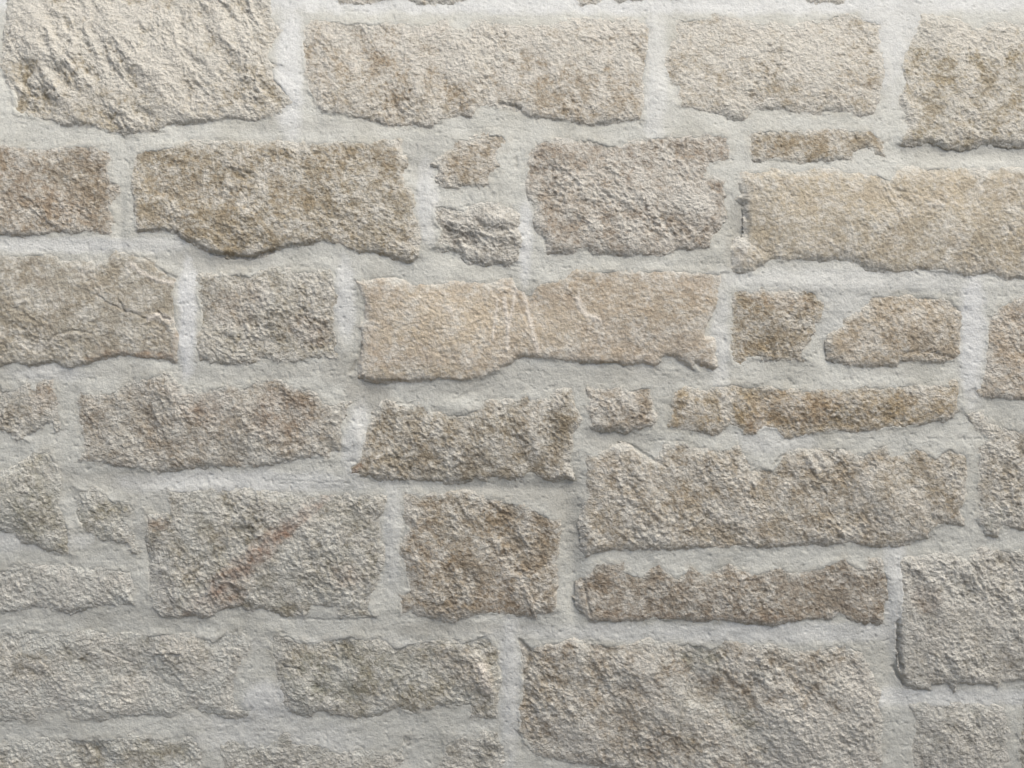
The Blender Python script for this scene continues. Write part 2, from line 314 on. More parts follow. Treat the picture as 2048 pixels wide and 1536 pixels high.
stone([(869,412),(884,406),(896,412),(916,415),(939,418),(963,409),(1004,409),(1033,427),(1036,456),(1045,491),(1036,524),(1021,529),(983,524),(939,524),(919,503),(869,494),(872,480),(878,456),(866,439)],
      col=(146,136,122), lime=.66, rough=1.5, P0=8, tilt=5, ang=35, wob=1.3, label="small jutting stone with a pale diagonal ridge")
stone([(1059,302),(1088,278),(1132,278),(1187,275),(1214,288),(1240,290),(1264,281),(1316,270),(1381,267),(1439,264),(1457,275),(1463,299),(1457,319),(1422,328),(1410,346),(1448,355),(1451,393),(1445,398),(1451,433),(1428,465),(1419,497),(1352,500),(1325,515),(1264,512),(1190,506),(1176,497),(1146,506),(1097,506),(1088,477),(1067,453),(1070,409),(1052,378),(1053,340)],
      col=(146,129,110), lime=.52, rough=1.15, P0=5, tilt=5, ang=48)
stone([(1496,261),(1545,258),(1609,258),(1712,258),(1741,258),(1773,278),(1767,290),(1770,311),(1753,308),(1747,293),(1706,302),(1700,319),(1638,322),(1606,328),(1565,322),(1548,319),(1504,325),(1495,293)],
      col=(146,129,104), lime=.45, rough=.95, P0=4, ang=75, label="thin low stone wedged above the long honey coloured one")
stone([(1483,343),(1536,340),(1668,337),(1756,350),(1779,354),(1800,337),(1873,334),(1946,337),(2048,337),(2260,337),(2260,556),(2048,556),(1996,557),(1975,547),(1931,553),(1887,544),(1838,538),(1800,547),(1741,538),(1712,524),(1682,518),(1624,518),(1536,524),(1507,544),(1486,541),(1466,541),(1463,497),(1471,483),(1492,477),(1492,439),(1492,409),(1474,398),(1490,388),(1480,369)],
      col=HO, lime=.36, rough=.6, P0=8, tilt=5, ang=70, w=9, label="long smooth honey coloured stone")
stone([(-170,509),(0,509),(73,506),(114,509),(123,521),(164,515),(182,520),(217,520),(228,500),(255,509),(293,512),(322,535),(355,556),(349,585),(355,614),(355,652),(363,696),(355,723),(322,717),(293,717),(249,708),(205,717),(170,729),(135,737),(108,723),(79,729),(59,732),(29,726),(0,735),(-170,735)],
      col=(146,134,115), lime=.34, rough=.55, P0=7, tilt=4, ang=38, w=4, wob=.8, label="smooth grey-brown stone with a curved crack and a chipped pale edge")
stone([(393,556),(439,547),(513,544),(548,538),(608,541),(661,538),(673,568),(676,591),(670,629),(667,644),(676,667),(682,711),(676,720),(617,717),(559,726),(529,717),(498,729),(425,726),(401,717),(390,673),(401,629),(393,585)],
      col=(138,126,106), lime=.6, rough=1.05, P0=4.5, tilt=3, ang=50, w=9, wob=1.5)
stone([(711,562),(758,559),(793,556),(822,566),(852,568),(890,566),(922,560),(969,566),(1022,556),(1036,573),(1060,585),(1074,565),(1117,559),(1146,541),(1176,538),(1249,541),(1322,540),(1444,544),(1439,597),(1410,658),(1410,673),(1428,676),(1434,732),(1425,740),(1390,723),(1387,740),(1352,711),(1328,714),(1311,734),(1287,726),(1249,729),(1220,726),(1164,726),(1088,717),(1059,714),(1035,716),(1018,728),(998,742),(975,752),(963,759),(910,762),(881,758),(793,764),(749,761),(720,752),(723,661),(714,655),(731,638),(731,611),(723,585)],
      col=(168,150,128), lime=.32, rough=.38, P0=8, tilt=5, ang=40, w=4, wob=.8, label="long smooth sandy stone with pale scratches down its middle")
stone([(1469,588),(1536,576),(1594,579),(1630,585),(1650,609),(1647,638),(1627,650),(1630,670),(1609,691),(1606,711),(1612,720),(1565,723),(1507,720),(1469,737),(1460,729),(1457,688),(1463,644),(1463,614)],
      col=(146,128,102), lime=.46, rough=1.05, P0=4, wob=1.6, w=8)
stone([(1741,589),(1800,588),(1858,591),(1902,597),(1929,620),(1924,658),(1918,691),(1923,705),(1908,720),(1887,726),(1858,726),(1800,723),(1794,735),(1764,732),(1700,735),(1659,717),(1656,682),(1665,667),(1688,650),(1691,638),(1712,626),(1732,609)],
      col=(164,146,122), lime=.42, rough=.75, P0=8, tilt=4, ang=80, w=8, wob=.7, label="small smooth stone cut off at a slant on its left")
stone([(2005,606),(2048,591),(2260,588),(2260,798),(2048,798),(2019,798),(1993,797),(1958,795),(1946,778),(1961,773),(1967,740),(1972,702),(1970,667),(1975,635)],
      col=(162,143,120), lime=.5, rough=.85, P0=6, ang=60, wob=.8)
stone([(-170,766),(0,766),(12,778),(30,775),(44,760),(53,758),(66,775),(85,755),(108,761),(111,780),(117,804),(120,857),(111,865),(103,842),(88,857),(70,860),(56,868),(53,883),(32,880),(21,871),(0,862),(-170,865)],
      col=(138,124,104), lime=.55, rough=1.2, P0=5, ang=85, wob=1.7, label="pitted stone with ragged edges half buried in mortar")
stone([(158,778),(188,789),(220,786),(255,763),(293,752),(331,745),(352,765),(375,779),(416,779),(439,770),(454,762),(483,775),(507,762),(542,758),(571,760),(597,775),(635,782),(646,800),(670,807),(702,804),(693,830),(688,854),(688,895),(670,901),(664,921),(629,915),(597,918),(553,926),(498,936),(410,933),(322,942),(249,933),(188,927),(160,922),(166,883),(155,842),(152,804)],
      col=(142,127,108), lime=.5, rough=.95, P0=5.5, tilt=4, ang=60, w=8, wob=1.4)
stone([(743,827),(772,800),(799,807),(825,810),(849,800),(852,819),(878,822),(916,827),(948,819),(980,798),(1036,801),(1051,781),(1065,798),(1085,795),(1105,789),(1117,775),(1141,778),(1149,810),(1163,842),(1144,863),(1144,892),(1132,924),(1146,955),(1117,956),(1094,959),(1059,948),(1044,959),(1000,956),(983,953),(969,959),(896,962),(816,962),(749,956),(702,948),(696,933),(717,915),(726,889),(731,857)],
      col=(137,122,100), lime=.46, rough=1.15, P0=6, tilt=5, ang=60, wob=1.1)
stone([(1173,772),(1211,775),(1264,775),(1302,772),(1308,813),(1313,839),(1302,854),(1255,860),(1205,860),(1182,851),(1176,819)],
      col=(150,133,112), lime=.52, rough=1.1, P0=4, wob=1.3)
stone([(1346,783),(1372,772),(1410,778),(1439,769),(1457,766),(1536,772),(1589,775),(1638,779),(1682,778),(1720,772),(1729,764),(1741,773),(1800,769),(1873,772),(1896,769),(1905,754),(1923,760),(1920,783),(1917,819),(1905,836),(1858,848),(1800,857),(1741,863),(1668,865),(1612,871),(1565,877),(1553,860),(1530,857),(1512,871),(1492,871),(1466,848),(1450,858),(1434,868),(1404,865),(1352,857),(1337,854),(1340,819)],
      col=(152,132,103), lime=.42, rough=.95, P0=5, ang=70, wob=1.0, label="long low tan stone with rusty patches")
stone([(1934,827),(1961,824),(1984,845),(2019,854),(2048,857),(2260,857),(2260,1059),(2048,1059),(2005,1056),(1993,1073),(1972,1070),(1952,1038),(1958,1003),(1955,965),(1955,892),(1972,877),(1949,857)],
      col=(150,137,118), lime=.62, rough=1.25, P0=6, ang=60)
stone([(-170,942),(0,942),(41,933),(70,906),(100,896),(117,936),(123,965),(120,1009),(141,1056),(142,1109),(126,1112),(103,1103),(73,1091),(44,1085),(29,1065),(0,1062),(-170,1065)],
      col=(146,137,118), lime=.45, rough=.9, P0=5.5, tilt=4, ang=70, w=10, wob=.8)
stone([(152,977),(188,977),(217,986),(231,1003),(258,991),(270,1018),(255,1041),(264,1068),(281,1103),(264,1109),(252,1085),(190,1082),(182,1068),(155,1062),(152,1024)],
      col=(136,125,103), lime=.55, rough=1.0, P0=4.5, wob=1.6, w=8)
stone([(331,977),(346,980),(416,978),(498,977),(557,984),(588,986),(641,991),(664,989),(717,989),(774,991),(772,1018),(761,1032),(767,1079),(772,1123),(758,1156),(743,1195),(740,1221),(749,1233),(676,1236),(670,1212),(623,1215),(611,1233),(573,1236),(529,1215),(492,1221),(483,1209),(439,1221),(419,1236),(381,1233),(322,1236),(305,1215),(298,1190),(296,1160),(300,1125),(293,1080),(291,1053),(290,1020),(310,1028),(337,1024),(340,1005)],
      col=(134,124,105), lime=.56, rough=1.15, P0=6, tilt=3, ang=60, w=5, wob=1.1, label="squarish grey-brown stone crossed by a reddish diagonal band")
stone([(811,984),(852,987),(881,989),(925,984),(969,992),(1027,1003),(1086,1024),(1117,1041),(1117,1082),(1114,1126),(1114,1174),(1111,1224),(1079,1230),(1073,1239),(1044,1233),(1000,1230),(945,1230),(910,1244),(866,1239),(822,1224),(799,1233),(799,1189),(816,1180),(805,1120),(796,1097),(816,1053),(805,1030)],
      col=(140,122,99), lime=.46, rough=1.05, P0=4, tilt=5, ang=62, w=9)
stone([(1176,912),(1205,903),(1240,889),(1264,895),(1293,915),(1313,924),(1328,886),(1375,883),(1396,901),(1419,898),(1445,895),(1480,892),(1501,915),(1506,933),(1542,936),(1565,912),(1600,898),(1635,901),(1653,892),(1697,898),(1712,909),(1741,898),(1773,889),(1785,915),(1811,909),(1835,893),(1849,898),(1870,912),(1896,892),(1917,901),(1937,909),(1934,965),(1931,1003),(1917,1018),(1928,1050),(1887,1047),(1864,1059),(1858,1073),(1823,1085),(1800,1093),(1741,1093),(1712,1088),(1624,1088),(1536,1094),(1448,1097),(1352,1097),(1249,1100),(1190,1103),(1173,1112),(1164,1091),(1160,1047),(1167,1015),(1176,977),(1176,942)],
      col=(150,134,112), lime=.54, rough=1.0, P0=7, tilt=5, ang=60, w=7, wob=.9, label="biggest stone, beige and pockmarked with a scalloped top edge")
stone([(1176,1148),(1188,1128),(1205,1126),(1249,1123),(1252,1141),(1278,1153),(1316,1126),(1328,1138),(1352,1153),(1381,1132),(1410,1150),(1434,1141),(1457,1123),(1471,1132),(1507,1144),(1559,1130),(1589,1147),(1624,1138),(1668,1122),(1691,1112),(1706,1126),(1729,1135),(1737,1115),(1764,1115),(1773,1141),(1779,1159),(1776,1195),(1767,1218),(1764,1244),(1753,1250),(1741,1239),(1729,1250),(1697,1239),(1677,1227),(1665,1239),(1624,1239),(1580,1244),(1545,1252),(1521,1250),(1480,1244),(1466,1241),(1410,1244),(1337,1239),(1308,1236),(1255,1244),(1179,1243),(1164,1224),(1152,1195),(1155,1171)],
      col=(134,118,99), lime=.4, rough=.85, P0=7, tilt=5, ang=55, w=5, wob=.9, label="long low dark brown stone with a scalloped top edge")
stone([(1797,1117),(1814,1112),(1852,1106),(1902,1100),(1931,1115),(1952,1106),(1961,1091),(1990,1100),(2048,1097),(2260,1097),(2260,1362),(2048,1362),(2005,1365),(1993,1382),(1987,1370),(1917,1367),(1908,1382),(1893,1367),(1861,1367),(1858,1379),(1814,1373),(1802,1341),(1802,1297),(1797,1253),(1800,1195),(1797,1159)],
      col=(146,136,120), lime=.7, rough=1.25, P0=8, tilt=3, ang=60, w=4, label="pale pockmarked stone with a deep dark joint along its left side")
stone([(-170,1138),(0,1138),(35,1129),(76,1129),(117,1132),(164,1135),(188,1141),(220,1132),(264,1141),(275,1174),(267,1212),(205,1212),(176,1215),(141,1227),(111,1221),(70,1215),(29,1224),(0,1227),(-170,1230)],
      col=(142,136,124), lime=.66, rough=1.1, P0=4.5, ang=70, w=8, wob=1.4)
stone([(-170,1265),(0,1265),(73,1259),(117,1266),(176,1262),(234,1262),(272,1265),(381,1265),(422,1277),(454,1262),(489,1268),(501,1300),(486,1323),(475,1347),(463,1385),(468,1410),(504,1411),(500,1436),(469,1435),(425,1429),(381,1417),(337,1435),(293,1426),(249,1432),(205,1438),(164,1444),(144,1444),(135,1423),(103,1423),(85,1444),(59,1447),(0,1444),(-170,1447)],
      col=(140,132,116), lime=.7, rough=.85, P0=4.5, tilt=2, ang=45, w=12, wob=1.2)
stone([(544,1268),(573,1265),(603,1280),(632,1282),(670,1274),(705,1267),(734,1277),(764,1274),(796,1291),(822,1282),(852,1277),(890,1274),(925,1282),(966,1265),(998,1291),(998,1326),(1004,1356),(998,1400),(992,1436),(942,1435),(937,1414),(881,1414),(837,1429),(793,1417),(758,1429),(711,1435),(690,1435),(646,1420),(617,1432),(588,1423),(564,1405),(556,1370),(547,1326),(538,1294)],
      col=(136,126,106), lime=.5, rough=1.1, P0=6, tilt=4, ang=48, w=7, wob=1.2)
stone([(1038,1265),(1062,1292),(1103,1285),(1146,1282),(1190,1282),(1223,1285),(1264,1291),(1299,1274),(1328,1285),(1410,1285),(1422,1294),(1457,1277),(1477,1288),(1530,1285),(1589,1300),(1638,1294),(1682,1288),(1726,1300),(1741,1341),(1759,1385),(1764,1429),(1764,1536),(1760,1580),(1500,1572),(1300,1548),(1205,1531),(1132,1523),(1073,1514),(1050,1488),(1035,1458),(1038,1400),(1041,1356),(1038,1300),(1028,1274)],
      col=(142,126,106), lime=.56, rough=1.2, P0=6, tilt=3, ang=50, w=8, label="large tan stone fading to whitewash at its lower right corner")
stone([(1823,1411),(1841,1404),(1887,1406),(1961,1408),(2005,1411),(2013,1429),(2019,1458),(2022,1517),(2005,1545),(1990,1575),(1830,1575),(1817,1511),(1826,1473),(1832,1438)],
      col=(146,138,124), lime=.68, rough=1.1, P0=3, w=12)
stone([(2052,1400),(2260,1395),(2260,1610),(2040,1610),(2034,1500),(2044,1440)], col=(140,130,112), lime=.5)
stone([(-170,1490),(0,1490),(18,1479),(53,1482),(117,1476),(146,1473),(205,1476),(258,1467),(293,1473),(337,1473),(349,1485),(366,1476),(395,1476),(404,1502),(401,1536),(396,1640),(-170,1640)],
      col=(136,128,110), lime=.58, rough=1.15, P0=4, ang=50, wob=1.4)
stone([(439,1487),(475,1479),(498,1491),(545,1485),(568,1460),(580,1460),(590,1487),(641,1487),(676,1502),(705,1499),(764,1505),(793,1496),(806,1467),(843,1478),(812,1495),(801,1536),(795,1640),(440,1640),(445,1536)],
      col=(140,133,118), lime=.66, rough=1.0, P0=3, w=10, wob=1.5)
stone([(884,1482),(910,1473),(939,1476),(969,1461),(992,1464),(1016,1488),(1010,1511),(1000,1536),(1000,1640),(872,1640),(875,1536),(888,1510)],
      col=(138,129,114), lime=.58, rough=1.2, P0=4, wob=1.5)
N_TRACED = len(ST)

# courses that carry the wall on beyond the picture
rr = np.random.RandomState(3)
X0, X1, Y0, Y1 = -1000, 3050, -620, 2268
def course(xa, xb, ya, yb):
    x = xa
    while x < xb - 120:
        wdt = min(rr.uniform(380, 720), xb - x)
        if xb - x - wdt < 200: wdt = xb - x
        g = 24
        pts = []
        xl, xr, yt, yb_ = x + g, x + wdt - g, ya + g, yb - g
        n = 7
        for i in range(n): pts.append((xl + (xr - xl) * i / n + rr.uniform(-8, 8), yt + rr.uniform(-9, 9)))
        for i in range(3): pts.append((xr + rr.uniform(-9, 9), yt + (yb_ - yt) * i / 3))
        for i in range(n): pts.append((xr - (xr - xl) * i / n + rr.uniform(-8, 8), yb_ + rr.uniform(-9, 9)))
        for i in range(3): pts.append((xl + rr.uniform(-9, 9), yb_ - (yb_ - yt) * i / 3))
        c = [BR, GB, HO, PK, GY_][rr.randint(5)]
        stone(pts, col=c, lime=rr.uniform(.4, .65), rough=rr.uniform(.8, 1.2), P0=5, ang=rr.uniform(35, 75))
        x += wdt
for ya, yb in ((-600, -380), (-380, -165)): course(X0, X1, ya, yb)
course(X0, 590, -165, -50)
for ya, yb in ((-40, 265), (265, 488), (488, 750), (750, 915), (915, 1240), (1240, 1460), (1460, 1650)):
    course(X0, -175, ya, yb); course(2265, X1, ya, yb)
for ya, yb in ((1650, 1870), (1870, 2060), (2060, 2262)): course(X0, X1, ya, yb)

# ------------------------------------------------------------------ mesh plumbing
def make_mesh(name, co, quads, attrs):
    me = bpy.data.meshes.new(name)
    nv, nf = len(co), len(quads)
    me.vertices.add(nv); me.vertices.foreach_set('co', np.asarray(co, np.float32).ravel())
    me.loops.add(nf * 4); me.loops.foreach_set('vertex_index', np.asarray(quads, np.int32).ravel())
    me.polygons.add(nf)
    me.polygons.foreach_set('loop_start', np.arange(0, nf * 4, 4, dtype=np.int32))
    me.polygons.foreach_set('use_smooth', np.ones(nf, bool))
    me.update(calc_edges=True)
    for k, v in attrs.items():
        if v.ndim == 2:
            a = me.attributes.new(k, 'FLOAT_COLOR', 'POINT')
            a.data.foreach_set('color', np.concatenate([v, np.ones((nv, 1))], 1).astype(np.float32).ravel())
        else:
            a = me.attributes.new(k, 'FLOAT', 'POINT')
            a.data.foreach_set('value', v.astype(np.float32).ravel())
    me.validate()
    return me

def grid_quads(ny, nx, mask):
    idx = np.arange(ny * nx).reshape(ny, nx)
    f = mask[:-1, :-1] & mask[1:, :-1] & mask[:-1, 1:] & mask[1:, 1:]
    a = idx[:-1, :-1][f]; b = idx[:-1, 1:][f]; c = idx[1:, 1:][f]; d = idx[1:, :-1][f]
    return np.stack([a, d, c, b], 1)     # faces the viewer (-Y)

# ------------------------------------------------------------------ materials
def new_mat(name):
    m = bpy.data.materials.new(name); m.use_nodes = True
    nt = m.node_tree; nt.nodes.clear()
    out = nt.nodes.new('ShaderNodeOutputMaterial'); bs = nt.nodes.new('ShaderNodeBsdfPrincipled')
    nt.links.new(bs.outputs[0], out.inputs[0])
    bs.inputs['Roughness'].default_value = .95
    bs.inputs['Specular IOR Level'].default_value = .15
    return m, nt, bs

def nn(nt, typ, **kw):
    n = nt.nodes.new(typ)
    for k, v in kw.items():
        if k in n.inputs: n.inputs[k].default_value = v
        else: setattr(n, k, v)
    return n

def stone_material(name, grain_lo, grain_hi, bump, fine_scale):
    m, nt, bs = new_mat(name)
    L = nt.links.new
    tc = nn(nt, 'ShaderNodeTexCoord')
    at = nn(nt, 'ShaderNodeAttribute'); at.attribute_name = 'tint'
    n1 = nn(nt, 'ShaderNodeTexNoise', Scale=fine_scale, Detail=4.0, Roughness=.7)
    n2 = nn(nt, 'ShaderNodeTexNoise', Scale=fine_scale * .35, Detail=3.0, Roughness=.6)
    L(tc.outputs['Object'], n1.inputs['Vector']); L(tc.outputs['Object'], n2.inputs['Vector'])
    r1 = nn(nt, 'ShaderNodeMapRange'); L(n1.outputs[0], r1.inputs[0])
    r1.inputs[1].default_value = .3; r1.inputs[2].default_value = .7; r1.inputs[3].default_value = grain_lo; r1.inputs[4].default_value = grain_hi
    r2 = nn(nt, 'ShaderNodeMapRange'); L(n2.outputs[0], r2.inputs[0])
    r2.inputs[1].default_value = .3; r2.inputs[2].default_value = .7; r2.inputs[3].default_value = (grain_lo + 1) / 2; r2.inputs[4].default_value = (grain_hi + 1) / 2
    mu = nn(nt, 'ShaderNodeMath', operation='MULTIPLY'); L(r1.outputs[0], mu.inputs[0]); L(r2.outputs[0], mu.inputs[1])
    vm = nn(nt, 'ShaderNodeVectorMath', operation='SCALE'); L(at.outputs['Color'], vm.inputs[0]); L(mu.outputs[0], vm.inputs['Scale'])
    L(vm.outputs[0], bs.inputs['Base Color'])
    b = nn(nt, 'ShaderNodeBump', Strength=1.0, Distance=bump)
    L(n1.outputs[0], b.inputs['Height'])
    b2 = nn(nt, 'ShaderNodeBump', Strength=1.0, Distance=bump * 1.5)
    L(n2.outputs[0], b2.inputs['Height']); L(b.outputs[0], b2.inputs['Normal'])
    L(b2.outputs[0], bs.inputs['Normal'])
    return m

M_STONE = stone_material('limestone', .82, 1.20, .0050, 190.0)
M_MORTAR = stone_material('mortar', .87, 1.11, .0013, 280.0)
M_DRESSED = stone_material('dressed_limestone', .84, 1.14, .0026, 210.0)

MORT = lin((193, 190, 176))
LIMEC = lin((210, 204, 188)); CREAM = lin((208, 192, 162)); OCH = lin((152, 139, 114)); RUST = lin((150, 127, 101))
RED = lin((142, 114, 92)); GRN = lin((138, 138, 120)); GREYC = lin((140, 137, 130))

def mixc(c, target, w):
    return c + (np.asarray(target) - c) * w[..., None]

# ------------------------------------------------------------------ one stone
wall = bpy.data.objects.new('stone_wall', None)
S.collection.objects.link(wall)
wall['label'] = "old rubble wall of rough beige limestone blocks set in wide pale smeared mortar"
wall['category'] = "stone wall"
wall['kind'] = 'thing'

def edge_level(st, Y):
    ys = [p[1] for p in st['P']]; y0, y1 = min(ys), max(ys)
    t = np.clip((Y - y0) / (y1 - y0), 0, 1)
    return .36 * st['P0'] + .6 + st['tilt'] * (t - .3) * .5

def stone_height(X, Y, st, sd, dx, dy, seed):
    a = math.radians(st['ang']); c, s = math.cos(a), math.sin(a)
    wx = X + 9 * perlin(X / 50, Y / 50, 31); wy = Y + 9 * perlin(X / 50, Y / 50, 32)
    U = wx * c + wy * s; V = (-wx * s + wy * c)
    k = .8 + .11 * (seed * 7 % 6)                      # every stone splits at its own scale
    big = fbm(U / 2.6, V, 95 * k, 2, 41 + seed) * 8.0
    fac = np.abs(fbm(U / 2.2, V, 58 * k, 2, 47 + seed)) * -9.0 + 2.0      # split facets meeting in ridges
    rid = ridge(U / 2.2, V, 32 * k, 2, 51 + seed) * 2.6
    med = fbm(U / 1.4, V, 15 * k, 3, 71 + seed, .6) * 2.3
    act = .45 + 1.1 * sstep(-.35, .45, fbm(X, Y, 110, 2, 57 + seed))      # rougher here, smoother there
    fin = ridge(U / 1.25, V, 12, 2, 87 + seed, .7) * 1.1 + fbm(X, Y, 7.0, 1, 81) * .8 + fbm(X, Y, 4.6, 1, 83) * .5
    pit = -2.2 * sstep(.34, .62, fbm(X, Y, 9, 2, 91))
    rough = st['rough'] * (big * .6 + act * (fac * (.34 if st['rough'] < 1.3 else .75) + rid * .42 + med * .82) + pit * .5 * act) + (0.5 + .5 * st['rough']) * fin * (.45 + .5 * act)
    P0 = edge_level(st, Y)
    prof = np.where(sd > 0, np.maximum(P0, 1.2) * (1 - np.exp(-np.maximum(sd, 0) / (st['w'] * (.7 + .9 * np.clip(dy, 0, 1) + .3 * np.clip(dx, 0, 1))))) + 1.6 * (1 - np.exp(-np.maximum(sd, 0) / 42.0)), sd * .6)
    # roughness comes in from the outline, so chips and bays fray the edge
    amp = .38 + .62 * sstep(0, 22, sd)
    return base(X, Y) + prof + rough * amp, rough

def build_stone(i, st):
    traced = i < N_TRACED
    step = 1.7 if traced else 7.0
    xs = [p[0] for p in st['P']]; ys = [p[1] for p in st['P']]
    ax, bx_ = min(xs) - 12, max(xs) + 12; ay, by_ = min(ys) - 12, max(ys) + 12
    nx = int((bx_ - ax) / step) + 2; ny = int((by_ - ay) / step) + 2
    X, Y = np.meshgrid(ax + np.arange(nx) * step, ay + np.arange(ny) * step)
    sd, dx, dy = sdist(X, Y, st['P'], st['wob'])
    seed = (i * 5) % 23
    h, rough = stone_height(X, Y, st, sd, dx, dy, seed)
    kinds = ('red', 'rust', 'ochre', 'green', 'cream', 'lime', 'grey')
    warp = fbm(X, Y, 26, 3, 101, .65)
    sp = spot_field(X, Y, kinds, warp)
    kh, kl, kd = stroke_field(X, Y)
    for (cx, cy, rx, ry, an, mm) in BUMPS:
        if cx + 2.5 * rx < X.min() or cx - 2.5 * rx > X.max() or cy + 2.5 * rx < Y.min() or cy - 2.5 * rx > Y.max(): continue
        a = math.radians(an); c_, s_ = math.cos(a), math.sin(a)
        ddx, ddy = X - cx + 10 * perlin(X / 40, Y / 40, 401), Y - cy + 10 * perlin(X / 40, Y / 40, 402)
        q = ((ddx * c_ + ddy * s_) / rx) ** 2 + ((-ddx * s_ + ddy * c_) / ry) ** 2
        h = h + .85 * mm * np.exp(-q)
    h = h + kh
    # --- colour: bare stone, weathering film, lime left on the high spots
    col = np.ones(X.shape + (3,)) * (lin(st['col']) * np.array([1.08, 1.12, 1.11]))
    v = fbm(X, Y, 90, 3, 111 + seed)
    col = col * (1 + .16 * v)[..., None]
    warm = fbm(X, Y, 60, 3, 121 + seed)
    col = mixc(col, OCH, np.clip(.2 * warm, 0, .2)); col = mixc(col, lin((162, 150, 132)), np.clip(-.6 * warm, 0, .35))
    for k, c in (('ochre', OCH), ('rust', RUST), ('red', RED), ('green', GRN), ('grey', GREYC), ('cream', CREAM)):
        col = mixc(col, c, np.clip(sp[k] * (.75 + .8 * fbm(X, Y, 14, 3, 131)), 0, .9))
    patch = fbm(X, Y, 46, 5, 141 + seed, .78)
    lm = st['lime'] - .38 + 1.0 * patch + .045 * rough + .55 * sp['lime'] + .5 * fbm(X, Y, 9, 3, 151, .7)
    lm = lm + .25 * sstep(10, 0, sd)
    lw = np.clip(.80 * sstep(-.38, .62, lm), 0, 1)
    col = mixc(col, LIMEC, lw)
    col = mixc(col, RED, np.clip(sp['red'] * (.5 + .6 * fbm(X, Y, 16, 3, 133)), 0, 1)); col = mixc(col, RUST, np.clip(sp['rust'] * .35, 0, 1))
    # mortar wash rubbed over the face, most of it at the edges and low on the left
    cx = (min(xs) + max(xs)) / 2; cy = (min(ys) + max(ys)) / 2
    wash = .10 + .42 * float(sstep(450, 1250, cy)) * float(sstep(1150, 300, cx)) + .14 * float(sstep(1100, 1400, cy))
    wpat = sstep(-.35, .45, fbm(X, Y, 70, 4, 301, .62)) * 1.5
    edgew = sstep(22, 0, sd) * np.clip(.45 + 1.2 * fbm(X, Y, 24, 3, 311), 0, 1) * (.5 + .5 * np.clip(dy, 0, 1))
    col = mixc(col, MORT * 1.02, np.clip(wash * wpat + .65 * edgew, 0, .9))
    col = mixc(col, lin((216, 206, 188)), np.clip(kl * 1.3, 0, 1) * .75)
    dk = np.maximum(kd, .55 * sstep(.52, .75, fbm(X, Y, 5.5, 2, 161)))
    col = mixc(col, lin((96, 86, 72)), np.clip(dk, 0, .9) * .8)
    x, y, z = to_world(X, Y, h)
    mask = sd > -7.0
    q = grid_quads(ny, nx, mask)
    used = np.unique(q); remap = -np.ones(nx * ny, np.int64); remap[used] = np.arange(len(used))
    q = remap[q]
    co = np.stack([x, y, z], -1).reshape(-1, 3)[used]; cc = col.reshape(-1, 3)[used]
    # sides running back into the wall
    e = np.concatenate([q[:, [0, 1]], q[:, [1, 2]], q[:, [2, 3]], q[:, [3, 0]]])
    key = np.sort(e, 1); key = key[:, 0] * (len(used) + 1) + key[:, 1]
    uq, inv, cnt = np.unique(key, return_inverse=True, return_counts=True)
    be = e[cnt[inv] == 1]
    bv = np.unique(be); m2 = -np.ones(len(used), np.int64); m2[bv] = len(used) + np.arange(len(bv))
    bco = co[bv].copy(); bco[:, 1] = 0.12 + bco[:, 1]
    co = np.concatenate([co, bco]); cc = np.concatenate([cc, cc[bv]])
    sq = np.stack([be[:, 1], be[:, 0], m2[be[:, 0]], m2[be[:, 1]]], 1)
    q = np.concatenate([q, sq])
    me = make_mesh('stone', co, q, {'tint': np.clip(cc, .02, .9)})
    me.materials.append(M_DRESSED if st['rough'] < .7 else M_STONE)
    o = bpy.data.objects.new('stone', me); S.collection.objects.link(o); o.parent = wall
    if st['label']: o['label'] = st['label']

